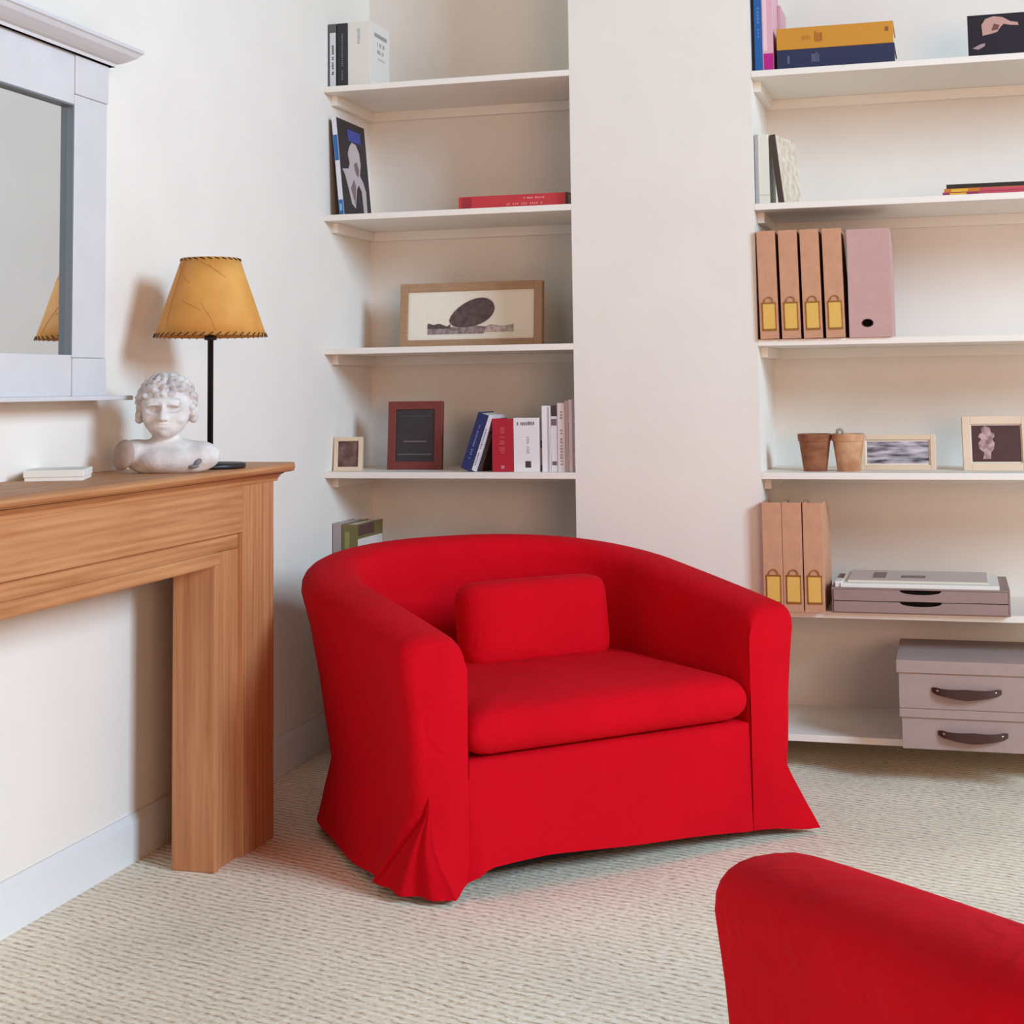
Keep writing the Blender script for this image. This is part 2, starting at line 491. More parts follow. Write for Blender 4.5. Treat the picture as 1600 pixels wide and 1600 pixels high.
    for x, y in ((-0.36, 0.09), (0.36, 0.09), (-0.24, 0.58), (0.24, 0.58)):
        bm = bmesh.new(); lathe(bm, [(0.016, 0), (0.022, 0.056)], 12, x, y)
        new_obj('leg', bm, M_dark, root, True)
    return root
make_armchair('armchair', 'red slipcovered tub armchair with skirt and lumbar pillow, facing the room beside the fireplace', (1.0, -0.860, 0), 0.7815)
make_armchair('armchair', 'red tub armchair cut off by the lower right frame edge, seen over its outer arm', (1.829, -2.150, 0), R(211), False, 5)

# ------------------------------------------------------------------ fireplace surround
fp = thing('fireplace_surround', 'pine fireplace surround with moulded mantel shelf against the left wall', 'fireplace', (0, -1.5, 0))
fp_y0, fp_y1 = -2.37, -0.815
oy0, oy1 = -2.10, -1.083
def fpart(name, bm, mt, smooth=False, parent=None):
    bmesh.ops.translate(bm, verts=bm.verts, vec=(0, 1.5, 0))
    return new_obj(name, bm, mt, parent or fp, smooth)
# shelf with rounded nosing and end
prof = [(0.0005, 0.790), (0.235, 0.790), (0.248, 0.7925), (0.256, 0.797), (0.259, 0.802), (0.257, 0.807), (0.250, 0.811), (0.238, 0.812), (0.0005, 0.812)]
bm = bmesh.new()
ends = [(-2.42, 0), (-0.785, 0), (-0.766, -0.010), (-0.759, -0.022)]
rows = []
for y, ins in ends:
    rows.append([(min(p, 0.259+ins) if p > 0.2 else p, y, z if ins > -0.02 else (0.797 if z < 0.8 else 0.806)) for p, z in prof])
V = grid(bm, rows, closed=True); bm.faces.new(V[0]); bm.faces.new(V[-1][::-1])
fpart('mantel_shelf', bm, M_pine_h)
bm = bmesh.new()
cove = [(0.12, 0.772), (0.222, 0.772), (0.2245, 0.779), (0.231, 0.786), (0.240, 0.790), (0.12, 0.790)]
prism(bm, cove, 'y', -2.385, -0.800)
fpart('bed_mould', bm, M_pine_h)
fpart('frieze', BX(0.195, 0.22, fp_y0+0.02, -0.969, 0.674, 0.776, 0.001), M_pine_h)
for a, b in ((-0.969, fp_y1), (fp_y0, oy0-0.114)):
    fpart('leg', BX(0.195, 0.22, a, b, 0.0, 0.776, 0.0015), M_pine_v)
for y in (fp_y1-0.02, fp_y0+0.0):
    fpart('side_board', BX(0.015, 0.195, y, y+0.02, 0.0, 0.776), M_pine_v)
fpart('apron', BX(0.193, 0.207, oy0-0.11, -0.969, 0.640, 0.6745), M_pine_h)
fpart('apron_lip', BX(0.125, 0.2125, oy0-0.02, oy1+0.022, 0.613, 0.641, 0.003), M_pine_h)
for a, b, c, d in ((oy1+0.020, -0.969, oy1, oy1+0.0205), (oy0-0.114, oy0-0.02, oy0-0.0205, oy0)):
    fpart('inner_board', BX(0.19, 0.207, a, b, 0.0, 0.641), M_pine_v)
    fpart('inner_lip', BX(0.115, 0.2125, c, d, 0.0, 0.6135 if a < -1.5 else 0.6145, 0.003), M_pine_v)

# ------------------------------------------------------------------ mirror above the mantel
mr = thing('wall_mirror', 'large mirror in a pale lilac painted frame with cornice, above the mantel', 'mirror', (0, -1.8, 0.96))
def mpart(name, bm, mt, smooth=False):
    bmesh.ops.translate(bm, verts=bm.verts, vec=(0, 1.8, -0.96))
    return new_obj(name, bm, mt, mr, smooth)
gy1, gy0, gz0, gz1 = -1.367, -2.25, 1.046, 1.535
ry, ly = -1.246, -2.40
mpart('stile', BX(0.001, 0.050, gy1, ry, 1.041, 1.556, 0.002), M_mirrorframe)
mpart('stile', BX(0.001, 0.050, ly, gy0, 0.966, 1.634, 0.002), M_mirrorframe)
mpart('top_rail', BX(0.001, 0.050, gy0, -1.3685, gz1, 1.634, 0.002), M_mirrorframe)
mpart('bottom_rail', BX(0.001, 0.050, gy0, -1.3685, 0.966, gz0, 0.002), M_mirrorframe)
mpart('corner_block', BX(0.001, 0.053, -1.368, ry, 1.556, 1.634, 0.002), M_mirrorframe)
mpart('corner_block', BX(0.001, 0.053, -1.368, ry, 0.966, 1.0405, 0.002), M_mirrorframe)
mpart('sill', BX(0.001, 0.088, ly-0.03, -1.200, 0.9575, 0.9665, 0.002), M_mirrorframe)
# cornice: swept profile returning at its right end
cp = [(0.0, 1.634), (0.010, 1.634), (0.012, 1.640), (0.020, 1.6425), (0.030, 1.648), (0.042, 1.656), (0.048, 1.664), (0.052, 1.666), (0.052, 1.673), (0.0, 1.673)]
bm = bmesh.new()
rows = [[(0.052+p, ly-p, z) for p, z in cp], [(0.052+p, ry+p, z) for p, z in cp], [(0.001, ry+p, z) for p, z in cp]]
V = grid(bm, rows, closed=False)
top = [(0.001, ly-0.052, 1.673), (0.104, ly-0.052, 1.673), (0.104, ry+0.052, 1.673), (0.001, ry+0.052, 1.673)]
bm.faces.new([bm.verts.new(p) for p in top])
bm.faces.new([bm.verts.new((p[0], p[1], 1.634)) for p in ((0.001, ly, 0), (0.062, ly, 0), (0.062, ry+.01, 0), (0.001, ry+.01, 0))])
mpart('cornice', bm, M_mirrorframe)
M_glass = mat('silvered_glass', (220, 229, 233), 0.02, metal=1.0)
mpart('mirror_glass', BX(0.001, 0.036, gy0-0.01, gy1+0.01, gz0-0.01, gz1+0.01), M_glass)
M_reveal_shade = mat('reveal_shade_grey', (112, 118, 122), 0.5)  # grey of thin strips painting the shaded reveal and its reflection
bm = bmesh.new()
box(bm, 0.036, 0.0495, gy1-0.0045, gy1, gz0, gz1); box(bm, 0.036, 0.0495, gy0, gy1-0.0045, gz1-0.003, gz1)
mpart('reveal_shade_strip', bm, M_reveal_shade)

# ------------------------------------------------------------------ table lamp
LX, LY, LZ = 0.178, -1.040, 0.812
lp = thing('table_lamp', 'table lamp with amber parchment shade and black stem on the mantel', 'lamp', (LX, LY, LZ))
bm = bmesh.new(); lathe(bm, [(0.072, 0.0), (0.074, 0.003), (0.074, 0.008), (0.071, 0.011), (0.014, 0.013), (0.010, 0.016)], 40)
new_obj('base', bm, M_black, lp, True)
bm = bmesh.new(); lathe(bm, [(0.0062, 0.012), (0.0062, 0.268), (0.013, 0.269), (0.013, 0.277), (0.006, 0.279), (0.006, 0.31)], 16)
new_obj('stem', bm, M_black, lp, True)
M_shade = mat('parchment', (222, 160, 78), 0.7, rgb2=(206, 138, 58), nscale=11, bump=0.05, bscale=60)
b = M_shade.node_tree.nodes['Principled BSDF']
ZB, ZT, RB, RT = 0.276, 0.441, 0.117, 0.061
bm = bmesh.new()
prof = [(RB, ZB), (RB-(RB-RT)*.25, ZB+.25*(ZT-ZB)), (RB-(RB-RT)*.5, ZB+.5*(ZT-ZB)), (RB-(RB-RT)*.75, ZB+.75*(ZT-ZB)), (RT, ZT),
        (RT-0.002, ZT), (RB-0.002, ZB), (RB, ZB)]
lathe(bm, prof, 56, closed_top=False, closed_bot=False); bmesh.ops.remove_doubles(bm, verts=bm.verts, dist=1e-5)
sh = new_obj('lamp_shade', bm, M_shade, lp, True)
bm = bmesh.new()
for rr, zz, cnt in ((RB, ZB, 44), (RT, ZT, 26)):
    for k in range(cnt):
        a0 = 2*pi*k/cnt; a1 = a0+2*pi/cnt*0.62
        sl = 0.0055 if rr == RB else -0.005
        tube(bm, [((rr+0.0014)*cos(a0), (rr+0.0014)*sin(a0), zz-0.001), ((rr+0.0010-abs(sl)*.34*(1 if sl > 0 else -1))*cos(a1), (rr+0.0010-abs(sl)*.34*(1 if sl > 0 else -1))*sin(a1), zz+sl)], 0.0011, 5)
tag(new_obj('stitching', bm, mat('black_lacing', (40, 30, 26), 0.8), sh), kind='stuff')
bm = bmesh.new()
for k, (a0, a1, z0, z1) in enumerate(((3.9, 4.6, .93, .66), (4.15, 4.2, .98, .1), (5.1, 5.6, .9, .72), (4.5, 5.0, .45, .3), (5.0, 5.3, .4, .05), (4.7, 5.45, .97, .8))):
    pts = []
    for i in range(9):
        f = i/8; a = a0+(a1-a0)*f+0.02*sin(f*7+k); zf = z0+(z1-z0)*f; r_ = RB+(RT-RB)*zf+0.0003
        pts.append((r_*cos(a), r_*sin(a), ZB+zf*(ZT-ZB)))
    tube(bm, pts, 0.0005, 4)
new_obj('vein', bm, mat('parchment_vein', (190, 126, 60), 0.8), sh)
bm = bmesh.new()
for k in range(3):
    a = 2*pi*k/3+.4; tube(bm, [(0.006*cos(a), 0.006*sin(a), 0.30), (0.104*cos(a), 0.104*sin(a), 0.300)], 0.0015, 6)
new_obj('spider', bm, M_black, lp)

# ------------------------------------------------------------------ plaster bust
def ell(bm, c, r, rot=(0, 0, 0), sub=3):
    t = bmesh.new(); bmesh.ops.create_icosphere(t, subdivisions=sub, radius=1)
    mm = Matrix.Translation(c) @ Euler(rot).to_matrix().to_4x4() @ Matrix.Diagonal((*r, 1))
    t.transform(mm)
    me = bpy.data.meshes.new('tmp'); t.to_mesh(me); t.free(); bm.from_mesh(me); bpy.data.meshes.remove(me)
def remeshed(bm, vox, smooth_it=4, fac=0.5):
    me = bpy.data.meshes.new('tmp'); bm.to_mesh(me); bm.free()
    o = bpy.data.objects.new('tmp', me); COL.objects.link(o)
    rm = o.modifiers.new('r', 'REMESH'); rm.mode = 'VOXEL'; rm.voxel_size = vox
    sm = o.modifiers.new('s', 'SMOOTH'); sm.iterations = smooth_it; sm.factor = fac
    dg = bpy.context.evaluated_depsgraph_get()
    res = bpy.data.meshes.new_from_object(o.evaluated_get(dg))
    bpy.data.objects.remove(o); bpy.data.meshes.remove(me)
    b2 = bmesh.new(); b2.from_mesh(res); bpy.data.meshes.remove(res)
    return b2
M_plaster = mat('aged_plaster', (232, 226, 220), 0.8, rgb2=(206, 196, 190), nscale=26, bump=0.3, bscale=90)
M_plaster_shaded_cut = mat('aged_plaster_shaded_cut', (186, 160, 146), 0.85, rgb2=(166, 140, 128), nscale=30, bump=0.3, bscale=80)  # shoulder cut, darker than the figure: shade put into the colour
bu = thing('plaster_bust', 'small white plaster bust of a curly-haired youth beside the lamp', 'statue', (0.165, -1.205, 0.812), (0, 0, R(22)))
# local: faces -y, x right
bm = bmesh.new()
ell(bm, (0, 0.004, 0.134), (0.053, 0.060, 0.058))           # skull
ell(bm, (0, -0.018, 0.116), (0.046, 0.046, 0.046))          # face
ell(bm, (0, -0.028, 0.098), (0.036, 0.034, 0.030))          # jaw
ell(bm, (0, -0.044, 0.0825), (0.015, 0.014, 0.012))         # chin
ell(bm, (-0.025, -0.036, 0.108), (0.017, 0.019, 0.015))     # cheeks
ell(bm, (0.025, -0.036, 0.108), (0.017, 0.019, 0.015))
ell(bm, (0, -0.046, 0.1405), (0.036, 0.018, 0.011))         # brow
ell(bm, (-0.018, -0.0575, 0.1345), (0.015, 0.007, 0.0036), (0, R(-10), 0))
ell(bm, (0.018, -0.0575, 0.1345), (0.015, 0.007, 0.0036), (0, R(10), 0))
for k in range(7):                                          # nose ridge
    f = k/6; ell(bm, (0, -0.0585-0.0125*f, 0.1350-0.026*f), (0.0046+0.0022*f, 0.0075, 0.0062), sub=2)
ell(bm, (-0.0065, -0.0655, 0.1075), (0.0048, 0.006, 0.0042), sub=2)
ell(bm, (0.0065, -0.0655, 0.1075), (0.0048, 0.006, 0.0042), sub=2)
ell(bm, (0, -0.0560, 0.0980), (0.0140, 0.0080, 0.0032))     # lips
ell(bm, (0, -0.0555, 0.0920), (0.0115, 0.0075, 0.0036))
ell(bm, (-0.055, 0.006, 0.118), (0.006, 0.012, 0.015))      # ears
ell(bm, (0.055, 0.006, 0.118), (0.006, 0.012, 0.015))
ell(bm, (0, 0.006, 0.076), (0.029, 0.031, 0.036))           # neck
ell(bm, (0, 0.008, 0.044), (0.080, 0.045, 0.026))           # shoulders
ell(bm, (0.062, 0.004, 0.032), (0.046, 0.044, 0.031))
ell(bm, (-0.058, 0.006, 0.038), (0.044, 0.042, 0.030))
ell(bm, (0.006, -0.014, 0.026), (0.066, 0.044, 0.030))      # chest
ell(bm, (0.010, 0.0, 0.010), (0.080, 0.042, 0.016))
bm = remeshed(bm, 0.0022, 4, 0.5)
for _ in range(26): bmesh.ops.smooth_vert(bm, verts=[v for v in bm.verts if v.co.z < 0.072], factor=0.6, use_axis_x=True, use_axis_y=True, use_axis_z=True)
for v in bm.verts:
    if v.co.z < 0.0: v.co.z = 0.0
    for ex in (-0.0185, 0.0185):                             # eye sockets with lids and eyeballs
        d = ((v.co.x-ex)/0.0135)**2+((v.co.z-0.1265)/0.0062)**2
        if d < 1.7 and v.co.y < -0.02: v.co.y += 0.0110*max(0, 1-d/1.7)**0.8
        d2 = ((v.co.x-ex)/0.0075)**2+((v.co.z-0.1255)/0.0036)**2
        if d2 < 1 and v.co.y < -0.02: v.co.y -= 0.0036*(1-d2)**0.5
    d = (v.co.x/0.013)**2+((v.co.z-0.0952)/0.0011)**2          # parting of the lips
    if d < 1 and v.co.y < -0.04: v.co.y += 0.0022*(1-d)
new_obj('figure', bm, M_plaster, bu, True)
bm = bmesh.new(); ell(bm, (-0.082, -0.016, 0.037), (0.015, 0.034, 0.031), (0, R(12), R(38)))
for v in bm.verts: v.co.z = max(v.co.z, 0.004)
new_obj('broken_shoulder', bm, M_plaster_shaded_cut, bu, True)
bm = bmesh.new(); ell(bm, (0.066, -0.036, 0.022), (0.010, 0.006, 0.006), (0, R(-40), R(20)), sub=2); ell(bm, (0.058, -0.040, 0.013), (0.011, 0.005, 0.004), sub=2)
tag(new_obj('chip', bm, mat('grey_chip', (128, 122, 122), 0.9), bu, True), kind='stuff')
rnd = random.Random(4)
bm = bmesh.new()
ell(bm, (0, 0.010, 0.140), (0.056, 0.060, 0.055))
for ring, (el, cnt) in enumerate(((2, 22), (15, 24), (29, 22), (43, 18), (57, 14), (71, 9), (84, 4))):
    for k in range(cnt):
        az = 2*pi*k/cnt+ring*0.37+rnd.uniform(-.12, .12)
        e = R(el+rnd.uniform(-4, 4))
        x = 0.055*cos(e)*cos(az); y = 0.007+0.060*cos(e)*sin(az); z_ = 0.138+0.056*sin(e)
        if y < -0.030 and z_ < 0.1535+0.004*sin(x*200): continue
        if y < -0.012 and z_ < 0.142: continue
        a1 = rnd.uniform(0, pi)
        ell(bm, (x, y, z_), (rnd.uniform(.0095, .013), rnd.uniform(.006, .008), .0075), (rnd.uniform(-.5, .5), rnd.uniform(-.8, .8), a1), sub=2)
for az, zz in ((-158, .130), (-22, .130), (-164, .117), (-16, .117), (-170, .106), (-10, .106), (150, .11), (120, .1), (60, .1), (30, .11), (90, .096), (0, .112), (180, .112)):
    ell(bm, (0.054*cos(R(az)), 0.008+0.056*sin(R(az)), zz), (0.009, 0.010, 0.0085), sub=2)
bm = remeshed(bm, 0.0020, 2, 0.35)
new_obj('hair', bm, mat('aged_plaster_hair', (222, 214, 208), 0.85, rgb2=(188, 176, 170), nscale=40, bump=0.3, bscale=90), bu, True)

# small white box on the mantel
nb = thing('trinket_box', 'small flat white card box lying on the near part of the mantel', 'box', (0.066, -1.435, 0.812), (0, 0, R(24)))
M_card = mat('white_card', (236, 232, 222), 0.7)
new_obj('tray', BX(-0.052, 0.052, -0.062, 0.062, 0.0, 0.012, 0.001), M_card, nb)
new_obj('lid', BX(-0.054, 0.054, -0.064, 0.064, 0.007, 0.020, 0.0015), M_card, nb)

# ------------------------------------------------------------------ books
def cmat(rgb, rough=0.55): return mat('print_%d_%d_%d' % rgb, rgb, rough)
M_pages = mat('page_edges', (226, 214, 192), 0.9, noise=0.12, nscale=1.0, stretch=(900, 40, 40))
def book(name, label, cat, loc, w, d, h, cover, rot=(0, 0, 0), marks=(), group=None, pages=None, bev=0.001, cover_right=None):
    """spine towards -y; w thickness along x, d depth along +y, h height"""
    t = thing(name, label, cat, loc, rot, group)
    ct = min(0.0022, w*0.16)
    bm = bmesh.new()
    box(bm, 0, w, 0, ct, 0, h, min(bev, ct*.4)); box(bm, 0, ct, ct, d, 0, h)
    box(bm, w-ct, w, ct, d, 0, h)
    new_obj('cover', bm, cmat(cover), t)
    new_obj('pages', BX(ct, w-ct, ct, d-0.003, 0.002, h-0.003), pages or M_pages, t)
    for mk in marks:
        face, col = mk[0], mk[1]
        bm = bmesh.new()
        for a0, a1, z0, z1 in (mk[2] if len(mk) == 3 else [mk[2:]]):
            if face == 's': box(bm, a0*w, a1*w, -0.0005, 0.0004, z0*h, z1*h)
            else: box(bm, w-0.0004, w+0.0005, a0*d, a1*d, z0*h, z1*h)
        new_obj('spine_print' if face == 's' else 'cover_print', bm, cmat(col), t)
    return t
def letters(face, col, a0, a1, z0, z1, n, seed=0, vertical=True):
    rn = random.Random(seed); o = []
    n = int(n*1.5)
    L = (z1-z0) if vertical else (a1-a0); st = L/n
    for i in range(n):
        if rn.random() < .14 and n > 5: continue
        q0 = (z0 if vertical else a0)+st*i; q1 = q0+st*rn.uniform(.5, .74)
        ja, jb = rn.uniform(0, .22), rn.uniform(0, .12)
        if vertical: o.append((a0+(a1-a0)*ja, a1-(a1-a0)*jb, q0, q1))
        else: o.append((q0, q1, z0+(z1-z0)*jb, z1-(z1-z0)*ja))
    return [(face, col, o)]

z = LS[0]
G = 'books on the top left shelf'
book('book', 'grey and white spined book at the left end of the top left shelf', 'book', (0.002, 0.03, z), 0.024, 0.12, 0.186, (92, 90, 88),
     marks=[('s', (214, 214, 216), .22, .96, .0, .86)]+letters('s', (96, 96, 104), .45, .72, .18, .70, 12, 1))
book('book', 'black spined book between grey and white books on the top left shelf', 'book', (0.029, 0.03, z), 0.030, 0.13, 0.186, (44, 46, 50),
     marks=letters('s', (116, 118, 124), .44, .60, .12, .85, 16, 2))
book('book', 'thick white book with grey title on its cover, top left shelf', 'book', (0.061, 0.032, z), 0.068, 0.155, 0.188, (228, 222, 212),
     marks=letters('s', (168, 168, 176), .42, .56, .66, .90, 7, 3)+[('c', (150, 150, 150), .22, .86, .80, .86)]+letters('c', (158, 158, 158), .36, .76, .66, .74, 5, 4, False)
     +letters('c', (158, 158, 158), .36, .80, .55, .62, 6, 5, False)+[('c', (190, 190, 190), .4, .75, .46, .49)])

z = LS[1]
# leaning magazine
mg = thing('magazine', 'dark leaning magazine with blue title and pale portrait on its cover', 'magazine', (0.036, 0.03, z), (0, R(-5.0), 0))
mw, md, mh = 0.014, 0.215, 0.283
new_obj('pages', BX(0.001, mw-0.001, 0.001, md, 0.001, mh-0.001), M_pages, mg)
bm = BX(mw-0.001, mw+0.0006, 0, md, 0, mh); new_obj('front_cover', bm, cmat((42, 36, 42)), mg)
new_obj('back_cover', BX(0, 0.001, 0, md, 0, mh), cmat((60, 48, 44)), mg)
bm = BX(0, mw, -0.0012, 0.001, 0, mh); sp = new_obj('spine', bm, cmat((226, 222, 226)), mg)
for za, zb in ((mh*.56, mh*.82), (0.001, mh*.16)):
    new_obj('spine_band', BX(0.001, mw-.001, -0.0018, -0.001, za, zb), cmat((36, 106, 170)), sp)
bm = BX(0.003, mw-.005, -0.0022, -0.0015, mh*.05, mh*.12); new_obj('spine_print', bm, cmat((140, 190, 225)), sp)
def cov(name, pts, col, k=0):
    bm = bmesh.new(); prism(bm, [(p[0]*md, p[1]*mh) for p in pts], 'x', mw+0.0004, mw+0.0010+k*0.0003); return new_obj(name, bm, cmat(col), mg)
cov('title_print', [(.36, .80), (.82, .80), (.82, .92), (.36, .92)], (56, 72, 150))
cov('portrait_print', [(.34, .56), (.30, .66), (.38, .74), (.48, .79), (.62, .78), (.72, .70), (.74, .58), (.68, .46), (.78, .40), (.86, .30), (.84, .06), (.78, .02), (.72, .05), (.70, .30), (.60, .36), (.52, .30), (.42, .10), (.30, .14), (.22, .30), (.14, .42), (.06, .48), (.28, .50)], (196, 180, 180), 1)
cov('portrait_shadow', [(.48, .56), (.60, .60), (.66, .52), (.62, .44), (.54, .46)], (120, 104, 106), 2)
cov('portrait_shadow', [(.30, .30), (.44, .40), (.50, .34), (.42, .14)], (130, 108, 108), 2)
book('book', 'red book lying flat at the right end of a left alcove shelf', 'book', (0.388, 0.03, z+0.036), 0.036, 0.21, 0.312, (196, 52, 58), (0, R(90), 0),
     marks=letters('s', (226, 130, 126), .62, .80, .44, .79, 12, 7)+letters('s', (232, 150, 140), .22, .36, .60, .79, 9, 8)+[('s', (160, 34, 44), .1, .9, .03, .12), ('s', (52, 44, 40), .0, 1, .975, 1.0)])

z = LS[3]
def lean_book(label, x, w, d, h, cover, deg, marks=(), name='book'):
    return book(name, label, 'book', (x, 0.03, z), w, d, h, cover, (0, R(deg), 0), marks)
book('book', 'navy book leaning to the right beside the red book', 'book', (0.3865, 0.03, z+0.0105), 0.030, 0.14, 0.160, (32, 40, 92), (0, R(19), 0), marks=letters('s', (120, 130, 170), .42, .58, .2, .85, 12, 9))
book('book', 'thin white-spined book leaning against the navy book', 'book', (0.4172, 0.03, z+0.0045), 0.011, 0.14, 0.158, (222, 216, 222), (0, R(19), 0), marks=letters('s', (130, 122, 140), .3, .7, .1, .8, 14, 10))
book('book', 'dark brown book wedged behind the red book with its pale top', 'book', (0.4296, 0.045, z+0.0042), 0.011, 0.13, 0.106, (58, 38, 34), (0, R(19), 0))
book('book', 'red book with faint title standing upright on the left alcove shelf', 'book', (0.4765, 0.03, z), 0.059, 0.14, 0.143, (176, 20, 44), marks=letters('s', (196, 76, 92), .34, .62, .35, .85, 8, 11)+[('s', (204, 120, 130), .42, .58, .06, .12)])
book('book', 'fat white book with black title marks beside the upright red book', 'book', (0.5372, 0.03, z), 0.071, 0.14, 0.145, (234, 228, 228), marks=letters('s', (110, 92, 92), .14, .84, .86, .93, 7, 12, False)+letters('s', (176, 164, 166), .50, .62, .34, .66, 6, 13)+[('s', (70, 52, 54), .46, .68, .08, .20)])
book('book', 'thin grey booklet between the fat white book and a tall white one', 'book', (0.6085, 0.045, z), 0.007, 0.12, 0.150, (190, 174, 176), marks=[('s', (90, 66, 70), .0, 1, .42, .56), ('s', (90, 66, 70), .0, 1, .02, .12)])
book('book', 'tall plain white book right of the thin grey booklet', 'book', (0.6165, 0.03, z), 0.023, 0.14, 0.177, (236, 230, 230), marks=[('s', (190, 176, 178), .68, .92, .0, .98)])
book('book', 'white book with black top band and grey marks on its spine', 'book', (0.6405, 0.032, z), 0.0185, 0.14, 0.177, (226, 218, 220), marks=[('s', (66, 48, 50), .1, .95, .84, 1.0), ('s', (120, 96, 102), .1, .9, .70, .80), ('s', (120, 96, 102), .2, .9, .10, .16)])
book('book', 'white paperback with faint grey flecks, fourth from the right end', 'book', (0.6600, 0.03, z), 0.0205, 0.14, 0.184, (230, 222, 224), marks=letters('s', (172, 156, 162), .3, .7, .1, .9, 12, 15))
book('book', 'slim mauve-grey book, third from the right end of its row', 'book', (0.6812, 0.03, z), 0.0095, 0.14, 0.190, (196, 180, 188))
book('book', 'slim white book, second from the right end of its row', 'book', (0.6914, 0.03, z), 0.0095, 0.14, 0.193, (230, 220, 224))
book('book', 'lilac-grey book at the right end of the row against the pier', 'book', (0.7015, 0.03, z), 0.0125, 0.14, 0.196, (188, 168, 178), marks=letters('s', (220, 206, 212), .3, .6, .2, .8, 9, 16))

z = LS[4]
book('book', 'plain grey book at the left end behind the armchair back', 'book', (0.003, 0.05, z), 0.025, 0.16, 0.206, (168, 152, 150))
book('ring_binder', 'olive-spined binder with white and brown cover behind the armchair back', 'binder', (0.030, 0.05, z), 0.046, 0.20, 0.203, (118, 106, 58),
     marks=[('s', (150, 140, 80), .2, .5, .3, .9), ('c', (226, 214, 206), .02, .98, .0, .80), ('c', (88, 56, 50), .04, .66, .84, .99)])
bm = bmesh.new()
for k in range(13): pass
tube(bm, [(0.150+0.012*cos(a), 0.10, z+0.012+0.012*sin(a)) for a in [2*pi*i/16 for i in range(17)]], 0.003, 6, caps=False)
bm.free()

# right alcove
z = RS[0]
book('book', 'narrow black book at the left end of the top right shelf', 'book', (1.2045, 0.03, z), 0.008, 0.16, 0.24, (40, 36, 42))
book('book', 'tall blue book standing on the top right shelf', 'book', (1.2130, 0.022, z), 0.020, 0.16, 0.26, (24, 90, 156), marks=letters('s', (70, 130, 190), .35, .7, .35, .9, 10, 20))
book('book', 'pink book with magenta foot beside the tall blue book', 'book', (1.2335, 0.022, z), 0.028, 0.16, 0.25, (222, 170, 182), marks=[('s', (184, 24, 130), .1, 1, .0, .19), ('s', (236, 200, 208), .1, .45, .22, .98)])
book('book', 'thin rose booklet squeezed between pink book and stacked books', 'book', (1.2620, 0.15, z), 0.008, 0.15, 0.205, (206, 160, 166))
book('book', 'thick navy book lying flat beneath the yellow one', 'book', (1.2705, 0.022, z+0.053), 0.0525, 0.20, 0.300, (38, 44, 76), (0, R(90), 0), marks=letters('s', (96, 100, 130), .2, .7, .30, .37, 3, 21)+[('s', (90, 94, 124), .3, .7, .09, .11)])
book('book', 'thick mustard yellow book lying flat on top of the navy book', 'book', (1.2705, 0.024, z+0.053+0.058), 0.0575, 0.20, 0.298, (206, 142, 44), (0, R(90), 0), marks=letters('s', (160, 92, 30), .2, .75, .33, .40, 3, 22)+letters('s', (186, 118, 40), .35, .6, .22, .30, 3, 23)+[('s', (140, 84, 40), .25, .45, .93, .96)])

def picture(name, label, cat, loc, w, h, fw_, frame_m, pic_m, matw=0.0, mat_m=None, depth=0.016, rot=(0, 0, 0), pic=None, group=None):
    """frame stands on its lower edge, faces -y; origin at the middle of its base"""
    t = thing(name, label, cat, loc, rot, group)
    bm = bmesh.new()
    box(bm, -w/2, -w/2+fw_, 0, depth, 0, h, 0.0012); box(bm, w/2-fw_, w/2, 0, depth, 0, h, 0.0012)
    box(bm, -w/2+fw_, w/2-fw_, 0, depth, 0, fw_, 0.0012); box(bm, -w/2+fw_, w/2-fw_, 0, depth, h-fw_, h, 0.0012)
    new_obj('frame', bm, frame_m, t)
    if mat_m: new_obj('mount', BX(-w/2+fw_, w/2-fw_, 0.006, 0.010, fw_, h-fw_), mat_m, t)
    iw, ih = w/2-fw_-matw, fw_+matw
    p = new_obj('picture', BX(-iw, iw, 0.0052, 0.0075, ih, h-ih), pic_m, t)
    new_obj('backing', BX(-w/2+fw_*.6, w/2-fw_*.6, depth-0.004, depth, fw_*.6, h-fw_*.6), M_dark, t)
    return t, p
def flat(parent, name, pts, y, col, rough=0.6):
    bm = bmesh.new(); prism(bm, pts, 'y', y-0.0006, y+0.0004); return new_obj(name, bm, col if not isinstance(col, tuple) else cmat(col, rough), parent)

# dark photograph at the far right of the top shelf
t = thing('photo_print', 'dark unframed photograph of a pale hand at the right of the top right shelf', 'photo', (1.822, 0.035, RS[0]), (R(-6), 0, 0))
pp = new_obj('print', BX(-0.070, 0.070, 0, 0.004, 0, 0.114, 0.0006), cmat((32, 24, 34)), t)
flat(pp, 'hand_print', [(-.034, .064), (-.036, .086), (-.026, .102), (-.006, .108), (.016, .104), (.034, .092), (.052, .088), (.054, .080), (.034, .082), (.018, .086), (.010, .078), (.002, .066), (-.012, .062), (-.034, .058)], -0.0003, (196, 150, 138))
flat(pp, 'hand_print', [(-.060, .026), (-.040, .036), (-.028, .038), (-.030, .030), (-.046, .022)], -0.0003, (170, 140, 140))
flat(pp, 'hand_shadow', [(-.012, .070), (-.006, .088), (.008, .084), (.004, .072)], -0.0008, (120, 70, 66))

